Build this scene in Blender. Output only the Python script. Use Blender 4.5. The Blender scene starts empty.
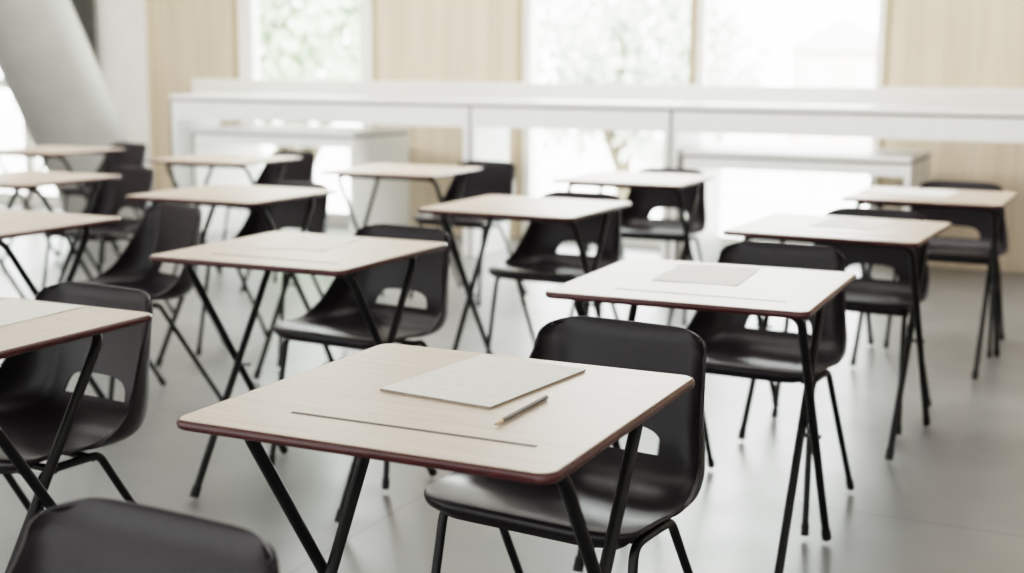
import bpy, bmesh, math, random
from mathutils import Vector, Matrix, Euler
random.seed(4)
sc = bpy.context.scene
col = sc.collection
PI = math.pi

# ------------------------------------------------------------------ materials
def newmat(name):
    m = bpy.data.materials.new(name); m.use_nodes = True
    nt = m.node_tree; b = nt.nodes['Principled BSDF']
    return m, nt, b

def plain(name, colr, rough=0.5, metal=0.0, spec=0.5, var=0.06, scale=30.0, bump=0.0, coat=0.0):
    m, nt, b = newmat(name)
    tc = nt.nodes.new('ShaderNodeTexCoord')
    nz = nt.nodes.new('ShaderNodeTexNoise'); nz.inputs['Scale'].default_value = scale
    nz.inputs['Detail'].default_value = 4
    nt.links.new(tc.outputs['Object'], nz.inputs['Vector'])
    cr = nt.nodes.new('ShaderNodeValToRGB')
    lo = [max(0, c * (1 - var)) for c in colr]; hi = [min(1, c * (1 + var)) for c in colr]
    cr.color_ramp.elements[0].position = 0.3; cr.color_ramp.elements[1].position = 0.7
    cr.color_ramp.elements[0].color = (*lo, 1); cr.color_ramp.elements[1].color = (*hi, 1)
    nt.links.new(nz.outputs['Fac'], cr.inputs['Fac'])
    nt.links.new(cr.outputs['Color'], b.inputs['Base Color'])
    b.inputs['Roughness'].default_value = rough; b.inputs['Metallic'].default_value = metal
    b.inputs['Specular IOR Level'].default_value = spec
    b.inputs['Coat Weight'].default_value = coat
    if bump:
        bp = nt.nodes.new('ShaderNodeBump'); bp.inputs['Strength'].default_value = bump
        bp.inputs['Distance'].default_value = 0.002
        nt.links.new(nz.outputs['Fac'], bp.inputs['Height']); nt.links.new(bp.outputs['Normal'], b.inputs['Normal'])
    return m

def woodmat(name, c0, c1, stretch, rough=0.5, plank=None, plank_axis=0, coat=0.0):
    m, nt, b = newmat(name)
    tc = nt.nodes.new('ShaderNodeTexCoord')
    mp = nt.nodes.new('ShaderNodeMapping'); mp.inputs['Scale'].default_value = stretch
    nt.links.new(tc.outputs['Object'], mp.inputs['Vector'])
    nz = nt.nodes.new('ShaderNodeTexNoise'); nz.inputs['Scale'].default_value = 1.0
    nz.inputs['Detail'].default_value = 6; nz.inputs['Roughness'].default_value = 0.6
    nt.links.new(mp.outputs['Vector'], nz.inputs['Vector'])
    cr = nt.nodes.new('ShaderNodeValToRGB')
    cr.color_ramp.elements[0].position = 0.3; cr.color_ramp.elements[1].position = 0.72
    cr.color_ramp.elements[0].color = (*c0, 1); cr.color_ramp.elements[1].color = (*c1, 1)
    nt.links.new(nz.outputs['Fac'], cr.inputs['Fac'])
    out = cr.outputs['Color']
    if plank:
        sx = nt.nodes.new('ShaderNodeSeparateXYZ'); nt.links.new(tc.outputs['Object'], sx.inputs[0])
        dv = nt.nodes.new('ShaderNodeMath'); dv.operation = 'DIVIDE'; dv.inputs[1].default_value = plank
        nt.links.new(sx.outputs[plank_axis], dv.inputs[0])
        fl = nt.nodes.new('ShaderNodeMath'); fl.operation = 'FLOOR'; nt.links.new(dv.outputs[0], fl.inputs[0])
        wn = nt.nodes.new('ShaderNodeTexWhiteNoise'); wn.noise_dimensions = '1D'
        nt.links.new(fl.outputs[0], wn.inputs['W'])
        mr = nt.nodes.new('ShaderNodeMapRange'); mr.inputs['To Min'].default_value = 0.86; mr.inputs['To Max'].default_value = 1.06
        nt.links.new(wn.outputs['Value'], mr.inputs['Value'])
        mx = nt.nodes.new('ShaderNodeMix'); mx.data_type = 'RGBA'; mx.blend_type = 'MULTIPLY'
        mx.inputs['Factor'].default_value = 1.0
        nt.links.new(out, mx.inputs['A']); nt.links.new(mr.outputs['Result'], mx.inputs['B'])
        out = mx.outputs['Result']
    nt.links.new(out, b.inputs['Base Color'])
    b.inputs['Roughness'].default_value = rough; b.inputs['Coat Weight'].default_value = coat
    return m

M = {}
M['plastic'] = plain('black moulded plastic', (0.0125, 0.0088, 0.0120), 0.37, spec=0.42, var=0.12, scale=60, bump=0.06)
M['tube'] = plain('black enamelled tube', (0.006, 0.006, 0.007), 0.36, spec=0.4)
M['rubber'] = plain('black rubber', (0.012, 0.012, 0.012), 0.7)
M['bolt'] = plain('dull steel bolt', (0.18, 0.18, 0.18), 0.35, metal=1.0)
M['laminate'] = woodmat('pale beech laminate', (0.42, 0.322, 0.246), (0.51, 0.412, 0.328), (4, 60, 4), 0.42)
M['edge'] = plain('maroon edge band', (0.060, 0.020, 0.020), 0.25, var=0.15)
M['groove'] = plain('dark groove', (0.06, 0.035, 0.03), 0.7)
M['wood'] = woodmat('pale pine wall panel', (0.60, 0.475, 0.345), (0.75, 0.625, 0.48), (14, 14, 0.9), 0.5, plank=0.115)
M['white'] = plain('white painted joinery', (0.89, 0.87, 0.82), 0.4, var=0.02, scale=8)
M['table_white'] = plain('white melamine', (0.86, 0.86, 0.84), 0.35, var=0.02, scale=8)
M['pale_wall'] = plain('pale plaster', (0.92, 0.87, 0.83), 0.7, var=0.03, scale=6)
M['ceiling'] = plain('white ceiling plaster', (0.8, 0.8, 0.78), 0.9, var=0.02, scale=6)
M['concrete'] = plain('grey painted concrete', (0.34, 0.335, 0.31), 0.6, var=0.06, scale=5, bump=0.05)
M['curtain'] = plain('grey woven curtain', (0.13, 0.13, 0.12), 0.9, var=0.25, scale=90)
M['gap'] = plain('grey painted gap shade', (0.16, 0.15, 0.13), 0.8)  # flat grey that paints in the dark lines of gaps and leg edges
M['wood_dark'] = woodmat('tan window lining', (0.42, 0.32, 0.21), (0.52, 0.41, 0.28), (14, 14, 0.9), 0.5)
M['pencil'] = plain('dark grey pencil paint', (0.10, 0.085, 0.075), 0.4)
M['pencil_wood'] = plain('sharpened cedar', (0.62, 0.45, 0.30), 0.6)
M['lead'] = plain('graphite', (0.03, 0.03, 0.03), 0.4)
M['paper_plain'] = plain('white paper', (0.80, 0.80, 0.78), 0.8, var=0.02, scale=20)
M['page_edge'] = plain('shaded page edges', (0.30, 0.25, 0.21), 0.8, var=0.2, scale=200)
M['bark'] = plain('brown bark', (0.16, 0.13, 0.10), 0.9, var=0.3, scale=10, bump=0.3)
M['leaf'] = plain('pale green leaves', (0.46, 0.54, 0.41), 0.6, var=0.3, scale=1.5)  # leaf colour paled in place of outdoor haze
M['leaf_grey'] = plain('grey green leaves', (0.55, 0.59, 0.53), 0.6, var=0.25, scale=1.2)  # greyed and paled too, haze put into the leaf colour
M['ground'] = plain('pale paving outside', (0.72, 0.72, 0.69), 0.9, var=0.10, scale=0.3)
M['grass'] = plain('mown lawn', (0.30, 0.38, 0.22), 0.9, var=0.2, scale=2)
M['render_pink'] = plain('pale pink render', (0.74, 0.64, 0.61), 0.9, var=0.05, scale=1)  # house colour paled, distance haze put into it
M['roof'] = plain('grey slate roof', (0.60, 0.62, 0.62), 0.7, var=0.15, scale=3)
M['house_glass'] = plain('pale window glass', (0.75, 0.78, 0.80), 0.1, var=0.05)

# paper with faint printed lines
def papermat():
    m, nt, b = newmat('white paper with faint print')
    tc = nt.nodes.new('ShaderNodeTexCoord')
    mp = nt.nodes.new('ShaderNodeMapping'); mp.inputs['Scale'].default_value = (35, 110, 1)
    nt.links.new(tc.outputs['Object'], mp.inputs['Vector'])
    nz = nt.nodes.new('ShaderNodeTexNoise'); nz.inputs['Scale'].default_value = 1.0; nz.inputs['Detail'].default_value = 2
    nt.links.new(mp.outputs['Vector'], nz.inputs['Vector'])
    cr = nt.nodes.new('ShaderNodeValToRGB')
    cr.color_ramp.elements[0].position = 0.56; cr.color_ramp.elements[0].color = (0.70, 0.68, 0.63, 1)
    cr.color_ramp.elements[1].position = 0.68; cr.color_ramp.elements[1].color = (0.58, 0.57, 0.54, 1)
    nt.links.new(nz.outputs['Fac'], cr.inputs['Fac']); nt.links.new(cr.outputs['Color'], b.inputs['Base Color'])
    b.inputs['Roughness'].default_value = 0.75
    return m
M['paper'] = papermat()

# floor: glossy grey vinyl with wide faint joints
def floormat():
    m, nt, b = newmat('polished grey floor')
    tc = nt.nodes.new('ShaderNodeTexCoord')
    nz = nt.nodes.new('ShaderNodeTexNoise'); nz.inputs['Scale'].default_value = 1.3; nz.inputs['Detail'].default_value = 8
    nt.links.new(tc.outputs['Object'], nz.inputs['Vector'])
    cr = nt.nodes.new('ShaderNodeValToRGB')
    cr.color_ramp.elements[0].position = 0.3; cr.color_ramp.elements[0].color = (0.165, 0.165, 0.162, 1)
    cr.color_ramp.elements[1].position = 0.75; cr.color_ramp.elements[1].color = (0.235, 0.235, 0.230, 1)
    nt.links.new(nz.outputs['Fac'], cr.inputs['Fac'])
    br = nt.nodes.new('ShaderNodeTexBrick'); br.offset = 0.0
    br.inputs['Scale'].default_value = 1.0; br.inputs['Brick Width'].default_value = 1.8; br.inputs['Row Height'].default_value = 1.8
    br.inputs['Mortar Size'].default_value = 0.006; br.inputs['Mortar Smooth'].default_value = 0.3
    br.inputs['Color1'].default_value = (1, 1, 1, 1); br.inputs['Color2'].default_value = (0.97, 0.97, 0.97, 1)
    br.inputs['Mortar'].default_value = (0.72, 0.72, 0.70, 1)
    nt.links.new(tc.outputs['Object'], br.inputs['Vector'])
    mx = nt.nodes.new('ShaderNodeMix'); mx.data_type = 'RGBA'; mx.blend_type = 'MULTIPLY'; mx.inputs['Factor'].default_value = 1
    nt.links.new(cr.outputs['Color'], mx.inputs['A']); nt.links.new(br.outputs['Color'], mx.inputs['B'])
    nt.links.new(mx.outputs['Result'], b.inputs['Base Color'])
    n2 = nt.nodes.new('ShaderNodeTexNoise'); n2.inputs['Scale'].default_value = 5; n2.inputs['Detail'].default_value = 6
    nt.links.new(tc.outputs['Object'], n2.inputs['Vector'])
    mr = nt.nodes.new('ShaderNodeMapRange'); mr.inputs['To Min'].default_value = 0.26; mr.inputs['To Max'].default_value = 0.40
    nt.links.new(n2.outputs['Fac'], mr.inputs['Value']); nt.links.new(mr.outputs['Result'], b.inputs['Roughness'])
    b.inputs['Specular IOR Level'].default_value = 0.6
    return m
M['floor'] = floormat()

def glassmat():
    m = bpy.data.materials.new('clear window glass'); m.use_nodes = True
    nt = m.node_tree; nt.nodes.clear()
    o = nt.nodes.new('ShaderNodeOutputMaterial'); mx = nt.nodes.new('ShaderNodeMixShader')
    t = nt.nodes.new('ShaderNodeBsdfTransparent'); g = nt.nodes.new('ShaderNodeBsdfGlossy')
    t.inputs['Color'].default_value = (0.97, 0.985, 0.975, 1); g.inputs['Roughness'].default_value = 0.02
    fr = nt.nodes.new('ShaderNodeFresnel'); fr.inputs['IOR'].default_value = 1.25
    nt.links.new(fr.outputs['Fac'], mx.inputs['Fac']); nt.links.new(t.outputs[0], mx.inputs[1]); nt.links.new(g.outputs[0], mx.inputs[2])
    nt.links.new(mx.outputs[0], o.inputs['Surface'])
    return m
M['glass'] = glassmat()

# ------------------------------------------------------------------ mesh helpers
def obj(name, bm, mat, parent=None, smooth=None, recalc=True):
    if recalc: bmesh.ops.recalc_face_normals(bm, faces=bm.faces)
    me = bpy.data.meshes.new(name); bm.to_mesh(me); bm.free()
    if mat: me.materials.append(mat)
    if smooth is not None:
        me.shade_smooth(); me.set_sharp_from_angle(angle=math.radians(smooth))
    o = bpy.data.objects.new(name, me); col.objects.link(o)
    if parent: o.parent = parent
    return o

def tag(o, label=None, cat=None, group=None, kind=None):
    if label: o['label'] = label
    if cat: o['category'] = cat
    if group: o['group'] = group
    if kind: o['kind'] = kind
    return o

def thing(name, label, cat, loc=(0, 0, 0), rz=0.0, group=None):
    o = bpy.data.objects.new(name, None); col.objects.link(o)
    o.empty_display_size = 0.1
    o.location = loc; o.rotation_euler = (0, 0, rz)
    return tag(o, label, cat, group)

def box(bm, x0, x1, y0, y1, z0, z1, bevel=0.0):
    r = bmesh.ops.create_cube(bm, size=1.0)
    vs = r['verts']
    for v in vs:
        v.co = Vector(((x0 + x1) / 2 + v.co.x * (x1 - x0), (y0 + y1) / 2 + v.co.y * (y1 - y0), (z0 + z1) / 2 + v.co.z * (z1 - z0)))
    if bevel:
        es = list({e for v in vs for e in v.link_edges})
        bmesh.ops.bevel(bm, geom=es, offset=bevel, segments=2, affect='EDGES', profile=0.5)

def B(x0, x1, y0, y1, z0, z1, bevel=0.0):
    bm = bmesh.new(); box(bm, x0, x1, y0, y1, z0, z1, bevel); return bm

def fillet(pts, rad, n=6):
    pts = [Vector(p) for p in pts]; out = [pts[0]]
    for i in range(1, len(pts) - 1):
        a, b, c = pts[i - 1], pts[i], pts[i + 1]
        d1 = (a - b).normalized(); d2 = (c - b).normalized()
        ang = d1.angle(d2); t = min(rad / math.tan(ang / 2), (a - b).length * 0.9, (c - b).length * 0.9)
        p0 = b + d1 * t; p1 = b + d2 * t
        for k in range(n + 1):
            s = k / n
            out.append((1 - s) ** 2 * p0 + 2 * s * (1 - s) * b + s * s * p1)
    out.append(pts[-1]); return out

def tube(bm, pts, r, seg=12, cap=True):
    pts = [Vector(p) for p in pts]; rings = []
    t0 = (pts[1] - pts[0]).normalized()
    ref = Vector((0, 0, 1)) if abs(t0.z) < 0.9 else Vector((1, 0, 0))
    nrm = (ref - t0 * ref.dot(t0)).normalized()
    for i, p in enumerate(pts):
        if i == 0: t = (pts[1] - p).normalized()
        elif i == len(pts) - 1: t = (p - pts[i - 1]).normalized()
        else: t = ((pts[i + 1] - p).normalized() + (p - pts[i - 1]).normalized()).normalized()
        nrm = (nrm - t * nrm.dot(t)).normalized(); bn = t.cross(nrm)
        rr = r[i] if isinstance(r, (list, tuple)) else r
        rings.append([bm.verts.new(p + (nrm * math.cos(2 * PI * k / seg) + bn * math.sin(2 * PI * k / seg)) * rr) for k in range(seg)])
    for a, b in zip(rings, rings[1:]):
        for k in range(seg):
            bm.faces.new((a[k], a[(k + 1) % seg], b[(k + 1) % seg], b[k]))
    if cap: bm.faces.new(rings[0][::-1]); bm.faces.new(rings[-1])

def T(pts, r, seg=12):
    bm = bmesh.new(); tube(bm, pts, r, seg); return bm

def rrect(hx, hy, rad, n=6):
    out = []
    for cx, cy, a0 in ((hx - rad, hy - rad, 0), (-hx + rad, hy - rad, 90), (-hx + rad, -hy + rad, 180), (hx - rad, -hy + rad, 270)):
        for k in range(n + 1):
            a = math.radians(a0 + 90 * k / n); out.append((cx + rad * math.cos(a), cy + rad * math.sin(a)))
    return out

def copy_tree(o, parent=None):
    c = o.copy(); col.objects.link(c)
    if parent: c.parent = parent
    for ch in list(o.children): copy_tree(ch, c)
    return c

# ------------------------------------------------------------------ exam desk
TOP = 0.71
def make_desk():
    root = thing('exam_desk', 'x', 'desk')
    # laminate top with eased edges
    bm = bmesh.new(); H = 0.303; th = 0.0145
    rings = []
    for ins, z in ((0.002, TOP - th), (0.0, TOP - th + 0.002), (0.0, TOP - 0.0015), (0.0015, TOP)):
        rings.append([bm.verts.new((x, y, z)) for x, y in rrect(H - ins, H - ins, 0.024)])
    for a, b in zip(rings, rings[1:]):
        n = len(a)
        for k in range(n): bm.faces.new((a[k], a[(k + 1) % n], b[(k + 1) % n], b[k]))
    bm.faces.new(rings[-1]); bm.faces.new(rings[0][::-1])
    top = obj('tabletop', bm, M['laminate'], root)
    # edge band: rounded strip all round
    bm = bmesh.new(); rings = []
    for off, z in ((0.0, TOP - th - 0.001), (0.0035, TOP - th + 0.001), (0.005, TOP - th / 2), (0.0035, TOP - 0.002), (0.0005, TOP - 0.0004), (-0.0015, TOP - 0.0016), (-0.0015, TOP - th)):
        rings.append([bm.verts.new((x, y, z)) for x, y in rrect(H + off, H + off, 0.024 + off)])
    rings.append(rings[0])
    for a, b in zip(rings, rings[1:]):
        n = len(a)
        for k in range(n): bm.faces.new((a[k], a[(k + 1) % n], b[(k + 1) % n], b[k]))
    e = obj('edge_band', bm, M['edge'], root, smooth=50); tag(e, 'maroon edge band around the tabletop')
    obj('pencil_groove', B(-0.168, 0.234, -0.199, -0.1915, TOP - 0.003, TOP + 0.0006), M['groove'], root)
    r = 0.0108; zt = TOP - th - r
    for (w, vt, vb) in ((0.266, -0.190, 0.268), (0.240, 0.215, -0.222)):
        obj('cross_rail', T([(-w + 0.075, vt, zt), (w - 0.075, vt, zt)], r), M['tube'], root, smooth=40)
        for s in (-1, 1):
            path = fillet([(s * (w - 0.075), vt, zt), (s * w, vt, zt), (s * w, vb, 0.012)], 0.045)
            leg = obj('leg', T(path, r), M['tube'], root, smooth=40)
            d = (Vector(path[-1]) - Vector(path[-2])).normalized()
            p = Vector(path[-1])
            cap = obj('foot_cap', T([p - d * 0.035, p - d * 0.033, p + d * 0.0 + Vector((0, 0, 0.0))], [0.0110, 0.0130, 0.0130]), M['rubber'], leg, smooth=40)
            if w > 0.25:
                t = (0.345 - zt) / (0.012 - zt)
                y = vt + (vb - vt) * 0.505; z = zt + (0.012 - zt) * 0.505
                obj('pivot_bolt', T([(s * 0.226, y, z), (s * 0.282, y, z)], 0.006, 8), M['bolt'], root, smooth=40)
    return root

# ------------------------------------------------------------------ moulded chair
CEN = [(-.208, .412), (-.218, .432), (-.202, .446), (-.13, .444), (-.05, .430), (.04, .420), (.11, .424), (.156, .447), (.180, .490), (.193, .545), (.203, .605), (.212, .662), (.217, .698), (.227, .720), (.238, .716)]
SID = [(-.178, .414), (-.190, .430), (-.176, .445), (-.115, .450), (-.07, .452), (-.02, .458), (.02, .470), (.060, .496), (.094, .535), (.124, .580), (.150, .626), (.174, .666), (.189, .690), (.204, .706), (.215, .703)]
WID = [.180, .204, .220, .228, .232, .233, .231, .223, .211, .199, .190, .182, .179, .168, .160]
def cr(pts, t):
    n = len(pts) - 1; i = min(int(t), n - 1); f = t - i
    g = lambda k: pts[max(0, min(n, k))]
    def one(a, b, c, d): return 0.5 * ((2 * b) + (-a + c) * f + (2 * a - 5 * b + 4 * c - d) * f * f + (-a + 3 * b - 3 * c + d) * f ** 3)
    P = [g(i - 1), g(i), g(i + 1), g(i + 2)]
    if isinstance(pts[0], tuple): return tuple(one(*[p[k] for p in P]) for k in range(len(pts[0])))
    return one(*P)

def chair_point(t, s):
    c = cr(CEN, t); d = cr(SID, t); w = cr(WID, t); a = abs(s)
    k = max(0.0, (a - 0.56) / 0.44) ** (1.6 + 0.8 * min(1, max(0, (t - 11.2) / 1.6)))
    y = c[0] + (d[0] - c[0]) * k; z = c[1] + (d[1] - c[1]) * k
    # gentle overall dish
    y -= 0.010 * (a * a) * (1 if t > 7 else 0.0) * min(1, (t - 7) / 2 if t > 7 else 0)
    fl = max(0.0, (a - 0.93) / 0.07)                      # turned rim
    bk = min(1, max(0, (t - 5.0) / 4.0))
    bk2 = 1 - min(1, max(0, (t - 10.5) / 1.5))
    y += 0.008 * fl * bk * bk2; z -= 0.008 * fl * (1 - bk)
    q = (a - 0.6) / 0.4
    g = 1.22 * a if q < 0 else 0.732 + 0.488 * (q - 0.45 * q * q)
    m = min(1, max(0, (t - 11.5) / 1.5)); g = g * (1 - m) + a * m          # the top edge runs straight
    return Vector((math.copysign(w * g, s), y, z))

def make_chair():
    root = thing('classroom_chair', 'x', 'chair')
    NT, NS = 70, 36; tm = len(CEN) - 1; split = int(NT * 7.6 / tm)
    ss = [math.sin((2 * j / NS - 1) * PI / 2 * 0.86) / math.sin(PI / 2 * 0.86) for j in range(NS + 1)]
    P = [[chair_point(i / NT * tm, s) for s in ss] for i in range(NT + 1)]
    N = [[None] * (NS + 1) for _ in range(NT + 1)]
    for i in range(NT + 1):
        for j in range(NS + 1):
            du = P[min(NT, i + 1)][j] - P[max(0, i - 1)][j]; dv = P[i][min(NS, j + 1)] - P[i][max(0, j - 1)]
            N[i][j] = du.cross(dv).normalized()          # points to the back / underside or the reverse
    mid = N[NT // 4][NS // 2]
    sg = -1 if mid.z > 0 else 1                           # make it point down / back
    th = 0.0065
    def piece(i0, i1, name):
        bm = bmesh.new()
        F = [[bm.verts.new(P[i][j]) for j in range(NS + 1)] for i in range(i0, i1 + 1)]
        K = [[bm.verts.new(P[i][j] + N[i][j] * sg * th) for j in range(NS + 1)] for i in range(i0, i1 + 1)]
        n = i1 - i0
        for i in range(n):
            for j in range(NS):
                bm.faces.new((F[i][j], F[i][j + 1], F[i + 1][j + 1], F[i + 1][j]))
                bm.faces.new((K[i][j], K[i + 1][j], K[i + 1][j + 1], K[i][j + 1]))
        for j in range(NS):
            for i in (0, n): bm.faces.new((F[i][j], F[i][j + 1], K[i][j + 1], K[i][j]))
        for i in range(n):
            for j in (0, NS): bm.faces.new((F[i][j], F[i + 1][j], K[i + 1][j], K[i][j]))
        return obj(name, bm, M['plastic'], root, smooth=55)
    seat = piece(0, split, 'seat')
    back = piece(split, NT, 'backrest')
    # hand hole
    bm = bmesh.new(); ring = []
    zc, hw, hh = 0.481, 0.097, 0.040
    for k in range(48):
        a = 2 * PI * k / 48; cx, sx = math.cos(a), math.sin(a)
        x = hw * math.copysign(abs(cx) ** 0.6, cx); z = hh * math.copysign(abs(sx) ** 0.6, sx)
        x *= 1.0 - 0.10 * (z / hh)
        ring.append((x, zc + z))
    a = [bm.verts.new((x, 0.0, z)) for x, z in ring]; b = [bm.verts.new((x, 0.35, z)) for x, z in ring]
    for k in range(48): bm.faces.new((a[k], a[(k + 1) % 48], b[(k + 1) % 48], b[k]))
    bm.faces.new(a[::-1]); bm.faces.new(b)
    cut = obj('hole_cutter', bm, None)
    md = back.modifiers.new('hole', 'BOOLEAN'); md.operation = 'DIFFERENCE'; md.object = cut; md.solver = 'EXACT'
    dg = bpy.context.evaluated_depsgraph_get(); dg.update()
    me = bpy.data.meshes.new_from_object(back.evaluated_get(dg))
    back.modifiers.clear(); back.data = me
    me.shade_smooth(); me.set_sharp_from_angle(angle=math.radians(50))
    cm = cut.data; bpy.data.objects.remove(cut); bpy.data.meshes.remove(cm)
    # steel frame
    r = 0.0090; zb = 0.407
    for s in (-1, 1):
        for (ft, yt) in ((-0.212, -0.145), (0.245, 0.005)):
            path = fillet([(s * 0.196, -0.07, zb), (s * 0.198, yt, zb), (s * 0.215, ft, 0.012)], 0.035)
            leg = obj('leg', T(path, r), M['tube'], root, smooth=40)
            p = Vector(path[-1]); d = (p - Vector(path[-2])).normalized()
            obj('foot_cap', T([p - d * 0.032, p - d * 0.03, p], [0.0093, 0.0112, 0.0112]), M['rubber'], leg, smooth=40)
    for y in (-0.11, -0.01):
        obj('cross_rail', T([(-0.198, y, zb - 0.004), (0.198, y, zb - 0.004)], 0.008), M['tube'], root, smooth=40)
    return root

# positions (room axes: x along the window wall, y toward it)
DESKS = [
 # key, x, y, rot(deg), desk label, chair dx, dy, drot, chair label
 ('F', -0.953, 1.782, 0.2, 'nearest whole exam desk, centre front, holding a white booklet and a pencil', 0.03, 0.435, -6, 'black plastic chair at the front centre desk with the booklet and pencil'),
 ('R2', -0.930, 3.050, 1.5, 'exam desk right of centre directly behind the front chair, one paper on it', 0.015, 0.49, -5, 'black plastic chair behind the second desk of the right-hand column, back rising over the paper'),
 ('R3', -0.880, 4.342, -2, 'third exam desk of the right-hand column, between two black chairs', 0, 0.3, -2, 'black chair at third desk of right-hand column, hidden mostly by the tabletop'),
 ('R4', -0.772, 5.613, -1, 'farthest right exam desk near the wood wall, with a wide white paper', 0.03, 0.4, 0, 'black chair farthest right, close to the tan wood wall panel'),
 ('L0', -2.138, 1.816, 0, 'exam desk cut off by left edge of photo, lowest on that side, with paper corner', -0.005, 0.25, -5, 'large black chair at left edge under the nearest cut-off desk'),
 ('L2', -2.117, 3.074, 1, 'exam desk left of centre with a faint sheet and a chair showing its hand hole', 0.02, 0.31, -6, 'black chair left of centre tucked under the desk just behind the front desk'),
 ('M3', -2.059, 4.445, 0, 'exam desk in middle of photo with crossed legs beside a dark chair', 0.015, 0.27, -3, 'black chair in middle of photo under the third desk of the second column'),
 ('M4', -2.137, 5.818, 1, 'farthest exam desk of the second column, in front of the double window', 0.02, 0.28, 0, 'black chair at the farthest desk in front of the double window'),
 ('L1', -3.398, 3.130, 0, 'exam desk at left edge, second from the bottom, bare top', 0.2, 0.43, -20, 'black chair at left with its curved side and back fully visible'),
 ('J2', -3.304, 4.316, 1, 'exam desk left of centre, bare, directly behind the sweeping chair back', 0.01, 0.21, -4, 'black chair half hidden behind the sheet-bearing desk at left of centre'),
 ('K3', -3.325, 5.700, 3, 'bare far exam desk in front of the wooden panel between the windows', 0.17, 0.4, -10, 'black chair beneath the white counter leg, right of the far bare desk'),
 ('L1b', -4.570, 4.443, 0, 'exam desk at left edge, third from the bottom, thin dark legs below', 0.06, 0.4, -10, 'black chair at left, right behind the third desk from the bottom'),
 ('J1', -4.559, 5.891, 1, 'far left exam desk in front of the low white table', 0.03, 0.37, -8, 'small far black chair in front of the left low white table'),
 ('L1c', -5.915, 5.977, 0, 'farthest left exam desk at foot of the leaning column', 0.025, 0.41, -10, 'farthest left black chair beside the leaning column'),
]
desk0 = make_desk(); chair0 = make_chair()
DP = {}
for i, (k, x, y, rz, dl, cx, cy, cr_, cl) in enumerate(DESKS):
    d = desk0 if i == 0 else copy_tree(desk0)
    d.location = (x, y, 0); d.rotation_euler = (0, 0, math.radians(rz))
    tag(d, dl, 'desk', 'exam desks in rows'); DP[k] = d
    c = chair0 if i == 0 else copy_tree(chair0)
    v = Matrix.Rotation(math.radians(rz), 4, 'Z') @ Vector((cx, cy, 0))
    c.location = (x + v.x, y + v.y, 0); c.rotation_euler = (0, 0, math.radians(rz + cr_))
    tag(c, cl, 'chair', 'black moulded classroom chairs')
c = copy_tree(chair0); c.location = (-0.976, 0.905, 0); c.rotation_euler = (0, 0, math.radians(-3))
tag(c, 'nearest black chair, only the top of its back showing at the lower left', 'chair', 'black moulded classroom chairs')

# ------------------------------------------------------------------ papers and pencil
def on_desk(k, u, v, z):
    d = DP[k]; p = Matrix.Rotation(d.rotation_euler.z, 4, 'Z') @ Vector((u, v, 0))
    return (d.location.x + p.x, d.location.y + p.y, z)
ZP = TOP + 0.0004
bk = thing('exam_booklet', 'white stapled exam booklet on the front centre desk beside the pencil', 'booklet', on_desk('F', 0.003, 0.113, ZP), math.radians(-6.5), 'exam papers on the desks')
obj('pages', B(-0.105, 0.105, -0.1485, 0.1485, 0, 0.0035), M['page_edge'], bk)
bm = bmesh.new(); box(bm, -0.1053, 0.1053, -0.149, 0.149, 0.0035, 0.0041)
obj('cover', bm, M['paper'], bk)
def paper(k, u, v, rz, label, w=0.21, h=0.297, mat='paper'):
    bm = bmesh.new(); nx, ny = 6, 8
    vs = [[bm.verts.new((-w / 2 + w * i / nx, -h / 2 + h * j / ny, 0.0012 + 0.0006 * math.sin(i * 1.3 + j))) for i in range(nx + 1)] for j in range(ny + 1)]
    for j in range(ny):
        for i in range(nx): bm.faces.new((vs[j][i], vs[j][i + 1], vs[j + 1][i + 1], vs[j + 1][i]))
    r = bmesh.ops.extrude_face_region(bm, geom=list(bm.faces))
    for e in r['geom']:
        if isinstance(e, bmesh.types.BMVert): e.co.z = 0.0
    o = obj('exam_paper', bm, M[mat])
    o.location = on_desk(k, u, v, ZP); o.rotation_euler = (0, 0, DP[k].rotation_euler.z + math.radians(rz))
    tag(o, label, 'paper', 'exam papers on the desks')
paper('R2', -0.03, 0.11, 3, 'white exam paper on the second desk of the right-hand column')
paper('L2', -0.05, 0.115, 10, 'faint white sheet on the desk left of centre')
paper('L0', 0.025, 0.14, 2, 'white sheet on the cut-off desk at lower left edge')
paper('R3', 0.02, 0.10, -3, 'white sheet on the third desk of the right-hand column')
paper('R4', -0.10, 0.09, -2, 'wide white open paper on the farthest right desk', 0.34, 0.297, 'paper_plain')

pn = thing('pencil', 'dark pencil lying on front centre desk right of the booklet', 'pencil', on_desk('F', 0.141, -0.047, ZP + 0.0039), math.radians(-0.5))
obj('shaft', T([(0, -0.065, 0), (0, 0.092, 0)], 0.0039, 6), M['pencil'], pn)
obj('sharpened_tip', T([(0, -0.083, 0), (0, -0.065, 0)], [0.0012, 0.0038], 10), M['pencil_wood'], pn, smooth=40)
obj('lead_point', T([(0, -0.089, -0.0), (0, -0.083, 0)], [0.0003, 0.0012], 8), M['lead'], pn, smooth=40)

# ------------------------------------------------------------------ room
WY = 8.5                    # inner face of the window wall
def struct(name, bm, mat, parent=None, **kw):
    o = obj(name, bm, M[mat], parent, **kw)
    if not parent: o['kind'] = 'structure'
    return o
XL, XR, YB, ZC = -9.7, 2.2, -2.6, 3.1
struct('floor', B(XL - .2, XR + .2, YB, WY + 0.3, -0.12, 0.0), 'floor')
struct('ceiling', B(XL - .2, XR + .2, YB, WY + 0.3, ZC, ZC + 0.12), 'ceiling')
struct('wall_left', B(XL - .2, XL, YB, WY + 0.3, 0, ZC), 'pale_wall')
struct('wall_right', B(XR, XR + .2, YB, WY + 0.3, 0, ZC), 'pale_wall')
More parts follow.
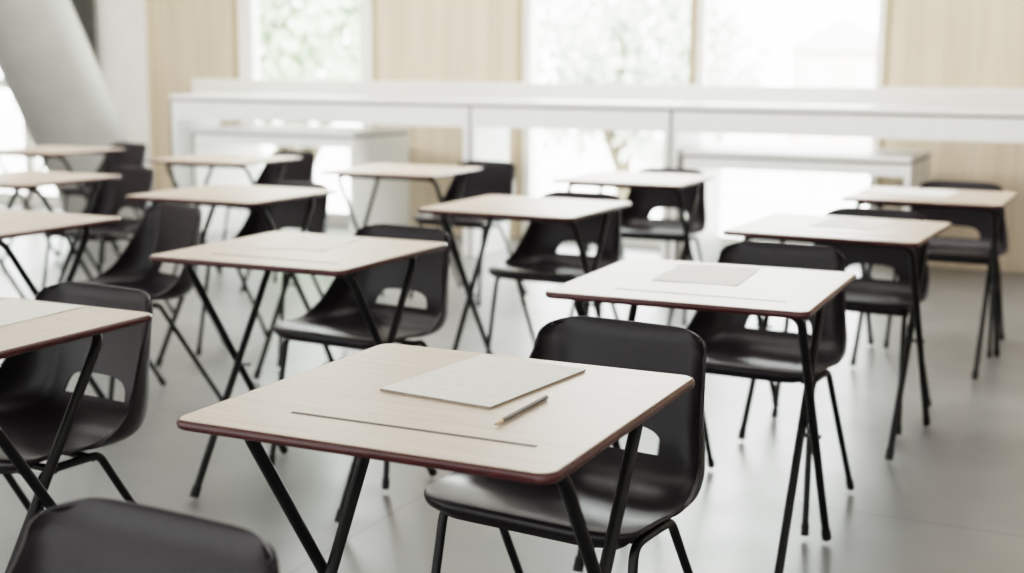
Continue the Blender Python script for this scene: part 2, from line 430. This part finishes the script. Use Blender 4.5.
# window wall: timber piers between tall openings
bm = bmesh.new()
for x0, x1 in ((-7.30, -6.44), (-5.20, -3.99), (-1.50, XR)): box(bm, x0, x1, WY, WY + 0.28, 0, ZC)
struct('wall_back', bm, 'wood')
bm = bmesh.new(); box(bm, XL, -9.45, WY, WY + 0.28, 0, ZC); box(bm, -7.84, -7.30, WY - 0.0, WY + 0.28, 0, ZC)
struct('wall_back_pale', bm, 'pale_wall')
struct('trim_1', B(-7.325, -7.275, WY - 0.025, WY, 0, ZC, 0.004), 'wood')
struct('trim_2', B(-6.84, XR, WY - 0.07, WY, 0.96, 1.105, 0.006), 'white')     # window board
for k, x in enumerate((-6.455, -5.19, -4.005, -1.49)):                      # thin window linings on the pier edges
    for q, (z0, z1) in enumerate(((0.0, 0.955), (1.11, ZC))):
        struct('trim_%d' % (3 + 2 * k + q), B(x - 0.016, x + 0.016, WY - 0.018, WY + 0.015, z0, z1, 0.003), 'wood_dark')
struct('trim_11', B(-2.765, -2.725, WY - 0.012, WY + 0.02, 1.11, ZC), 'wood_dark')
struct('baseboard_back', B(-1.50, XR, WY - 0.015, WY, 0, 0.07, 0.003), 'wood')

def window(name, x0, x1, mulls, fw=0.075):
    fr = bmesh.new(); y0, y1 = WY + 0.02, WY + 0.10
    box(fr, x0, x0 + fw, y0, y1, 0.0, ZC); box(fr, x1 - fw, x1, y0, y1, 0.0, ZC)
    box(fr, x0 + fw, x1 - fw, y0, y1, 0.0, 0.10); box(fr, x0 + fw, x1 - fw, y0, y1, ZC - 0.08, ZC)
    box(fr, x0 + fw, x1 - fw, y0, y1, 0.99, 1.09)
    for m in mulls:
        box(fr, m - 0.05, m + 0.05, y0, y1, 0.10, 0.99); box(fr, m - 0.05, m + 0.05, y0, y1, 1.09, ZC - 0.08)
    root = struct(name, fr, 'white')
    xs = [x0 + fw] + [v for m in mulls for v in (m - 0.05, m + 0.05)] + [x1 - fw]
    for a, b in zip(xs[::2], xs[1::2]):
        for z0, z1 in ((0.10, 0.99), (1.09, ZC - 0.08)):
            obj('pane', B(a, b, WY + 0.055, WY + 0.061, z0, z1), M['glass'], root)
window('window_1', -9.45, -7.84, [-8.71], 0.06)
window('window_2', -6.44, -5.20, [], 0.13)
window('window_3', -3.99, -1.50, [-2.72], 0.06)

# leaning concrete column
bm = bmesh.new(); rings = []
base = Vector((-6.77, 7.50, 0.0)); lean = Vector((-0.145, -0.40, 1.0))
n = 40; R0 = 0.335
for z in (0, 0.02, 0.5, 1.0, 1.6, 2.2, ZC):
    c0 = base + lean * z
    rings.append([bm.verts.new((c0.x + R0 * math.cos(2 * PI * k / n), c0.y + R0 * math.sin(2 * PI * k / n), z)) for k in range(n)])
for a, b in zip(rings, rings[1:]):
    for k in range(n): bm.faces.new((a[k], a[(k + 1) % n], b[(k + 1) % n], b[k]))
bm.faces.new(rings[0][::-1]); bm.faces.new(rings[-1])
o = struct('column', bm, 'concrete', smooth=40)
tag(o, 'thick grey round concrete column leaning left in the far corner', 'column')

# grey curtain at right end of the left window
bm = bmesh.new(); fr_, bk_ = [], []
for i in range(61):
    x = -8.12 + 0.30 * i / 60; y = WY - 0.06 + 0.022 * math.sin(i * 0.85)
    fr_.append((bm.verts.new((x, y, 0.03)), bm.verts.new((x, y, ZC - 0.05))))
for a, b in zip(fr_, fr_[1:]): bm.faces.new((a[0], b[0], b[1], a[1]))
cu = obj('curtain', bm, M['curtain'], smooth=60)
tag(cu, 'dark grey curtain gathered beside the leaning column', 'curtain')

# ------------------------------------------------------------------ white counters and low tables at the windows
def counter(name, label, cat, x0, x1, y0, y1, ztop, apron, legw, group):
    t = thing(name, label, cat, ((x0 + x1) / 2, (y0 + y1) / 2, 0), 0, group)
    hx, hy = (x1 - x0) / 2, (y1 - y0) / 2
    obj('tabletop', B(-hx, hx, -hy, hy, ztop - 0.03, ztop, 0.003), M['table_white'], t)
    g = obj('gap_shade_strip', B(-hx + 0.004, hx - 0.004, -hy - 0.001, hy - 0.006, ztop - 0.044, ztop - 0.03), M['gap'], t)  # solid grey strip painted as the shade below the top
    tag(g, 'thin grey strip painted as the shadow line under the tabletop')
    obj('apron', B(-hx + legw, hx - legw, -hy + 0.003, -hy + 0.025, ztop - apron, ztop - 0.042), M['table_white'], t)
    for s in (-1, 1):
        a = -hx if s < 0 else hx - legw
        obj('leg_panel', B(a, a + legw, -hy, hy, 0, ztop - 0.042, 0.002), M['table_white'], t)
    st = obj('dark_edge_line', B(-hx - 0.004, -hx + 0.012, -hy - 0.004, -hy + 0.004, 0, ztop - 0.044), M['gap'], t)  # added grey strip drawing the dark line at the leg edge
    tag(st, 'grey strip drawn for the dark line at the left leg edge')
    return t
G = 'white counters along the windows'
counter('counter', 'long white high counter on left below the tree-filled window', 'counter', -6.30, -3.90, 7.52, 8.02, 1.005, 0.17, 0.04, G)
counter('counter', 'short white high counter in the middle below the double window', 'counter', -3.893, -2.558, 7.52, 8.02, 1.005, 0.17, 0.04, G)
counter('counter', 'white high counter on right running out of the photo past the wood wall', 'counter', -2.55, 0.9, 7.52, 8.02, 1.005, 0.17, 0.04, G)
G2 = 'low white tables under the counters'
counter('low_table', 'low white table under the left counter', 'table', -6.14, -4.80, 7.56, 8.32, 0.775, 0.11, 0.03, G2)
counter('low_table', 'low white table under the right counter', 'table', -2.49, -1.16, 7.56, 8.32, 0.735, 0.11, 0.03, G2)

# ------------------------------------------------------------------ outside
GZ = -3.0
o = obj('ground', B(-120, 80, WY + 0.31, 170, GZ - 0.2, GZ), M['ground']); o['kind'] = 'structure'
def at(px, dist, yv=0):
    # a point at a given depth along the viewing column of the picture, in room axes
    a = math.atan((px - 512) / 1318.0) - math.radians(25.5)
    return math.sin(a) * dist, math.cos(a) * dist
def tree(px, dist, rad, zc, leaf, label, nl=2600, sz=0.28):
    x, y = at(px, dist)
    t = thing('tree', label, 'tree', (x, y, GZ))
    h = zc - GZ
    obj('trunk', T([(0, 0, 0), (0.05, 0.03, h * 0.5), (0, 0, h)], [0.22, 0.17, 0.08], 10), M['bark'], t, smooth=50)
    for k in range(5):
        a = k * 1.27; q = Vector((math.cos(a) * rad * 0.6, math.sin(a) * rad * 0.6, h + rad * 0.25))
        obj('branch', T([(0, 0, h * 0.55), tuple(q * 0.5 + Vector((0, 0, h * 0.35))), tuple(q)], [0.10, 0.07, 0.02], 7), M['bark'], t, smooth=50)
    lobes = [(Vector((random.uniform(-1, 1), random.uniform(-1, 1), random.uniform(-.8, .9))) * rad * 0.6, random.uniform(.35, .6) * rad) for _ in range(11)]
    bm = bmesh.new()
    for _ in range(nl):
        c, r = random.choice(lobes)
        d = Vector((random.gauss(0, 1), random.gauss(0, 1), random.gauss(0, 1))).normalized()
        p = c + d * r * random.uniform(.6, 1) + Vector((0, 0, h))
        m = Euler((random.uniform(0, 6), random.uniform(0, 6), random.uniform(0, 6))).to_matrix()
        q = [p + m @ Vector(v) * sz for v in ((-.5, 0, 0), (0, -.28, 0.05), (.5, 0, 0), (0, .28, 0.05))]
        bm.faces.new([bm.verts.new(v) for v in q])
    obj('foliage', bm, M[leaf], t, recalc=False)
tree(300, 19, 3.0, 1.6, 'leaf', 'pale green leafy tree filling the left window', 4200)
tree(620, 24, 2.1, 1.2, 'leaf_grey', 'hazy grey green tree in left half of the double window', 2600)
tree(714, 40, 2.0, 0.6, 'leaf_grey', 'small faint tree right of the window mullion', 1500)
# distant house
x, y = at(832, 62)
h = thing('house', 'faint pink house far outside behind the right half of the double window', 'house', (x, y, GZ + 0.0), math.radians(15))
obj('wall', B(-2.0, 2.0, -2.5, 2.5, 0, 5.0), M['render_pink'], h)
bm = bmesh.new()
pr_ = [(-2.4, 5.0), (2.4, 5.0), (0, 6.4)]
a = [bm.verts.new((px_, -2.8, pz)) for px_, pz in pr_]; b = [bm.verts.new((px_, 2.8, pz)) for px_, pz in pr_]
bm.faces.new(a[::-1]); bm.faces.new(b)
for k in range(3): bm.faces.new((a[k], a[(k + 1) % 3], b[(k + 1) % 3], b[k]))
obj('roof', bm, M['roof'], h)
for wx in (-1.0, 1.0):
    for wz in (1.0, 3.3):
        w = obj('window', B(wx - .45, wx + .45, -2.54, -2.5, wz, wz + 1.1), M['white'], h)
        obj('pane', B(wx - .38, wx + .38, -2.55, -2.54, wz + .07, wz + 1.03), M['house_glass'], w)

# ------------------------------------------------------------------ light
w = bpy.data.worlds.new('overcast sky'); sc.world = w; w.use_nodes = True
nt = w.node_tree; bg = nt.nodes['Background']
tc = nt.nodes.new('ShaderNodeTexCoord'); dt = nt.nodes.new('ShaderNodeVectorMath'); dt.operation = 'DOT_PRODUCT'
dt.inputs[1].default_value = Vector((0.0, 0.90, 0.42)).normalized()
nt.links.new(tc.outputs['Generated'], dt.inputs[0])
mr = nt.nodes.new('ShaderNodeMapRange'); mr.inputs['From Min'].default_value = -0.4; mr.inputs['From Max'].default_value = 0.9
mr.inputs['To Min'].default_value = 0.70; mr.inputs['To Max'].default_value = 4.2
mr.interpolation_type = 'SMOOTHSTEP'
nt.links.new(dt.outputs['Value'], mr.inputs['Value']); nt.links.new(mr.outputs['Result'], bg.inputs['Strength'])
bg.inputs['Color'].default_value = (0.97, 1.0, 0.985, 1)

def area(name, loc, rot, sx, sy, power, colr=(1, 1, 1)):
    L = bpy.data.lights.new(name, 'AREA'); L.shape = 'RECTANGLE'; L.size = sx; L.size_y = sy; L.energy = power; L.color = colr
    o = bpy.data.objects.new(name, L); col.objects.link(o); o.location = loc; o.rotation_euler = rot
    return o
S = bpy.data.lights.new('outside_fill_sun', 'SUN'); S.energy = 5.0; S.angle = math.radians(12); S.color = (1.0, 0.98, 0.94)  # added from the camera side to front-light the trees and house
so = bpy.data.objects.new('outside_fill_sun', S); col.objects.link(so); so.location = (0, -5, 12)
so.rotation_euler = Vector((0.25, -0.62, 0.75)).to_track_quat('Z', 'Y').to_euler()
area('added_ceiling_fill', (-3.5, 4.6, ZC - 0.03), (0, 0, 0), 7.0, 4.0, 45, (1.0, 0.97, 0.93))  # unseen fill added overhead to brighten the room, no fixture
area('added_wall_wash', (-3.8, 5.9, ZC - 0.04), (math.radians(50), 0, 0), 8.5, 0.5, 48, (1.0, 0.975, 0.95))  # unseen fill added to brighten the window wall and counters

# ------------------------------------------------------------------ camera
cd = bpy.data.cameras.new('camera'); cam = bpy.data.objects.new('camera', cd); col.objects.link(cam)
cd.sensor_width = 36.0; cd.lens = 1318.47 / 1024 * 36.0
cam.location = (0, 0, 1.224)
pitch = math.radians(9.522); roll = 0.00607
cam.rotation_euler = (Matrix.Rotation(math.radians(25.5), 3, 'Z') @ Matrix.Rotation(PI / 2 - pitch, 3, 'X') @ Matrix.Rotation(roll, 3, 'Z')).to_euler()
cd.dof.use_dof = True; cd.dof.focus_distance = 2.25; cd.dof.aperture_fstop = 2.7
cd.clip_end = 500
sc.camera = cam
sc.view_settings.view_transform = 'Filmic'
sc.view_settings.look = 'High Contrast'
sc.view_settings.exposure = 1.7
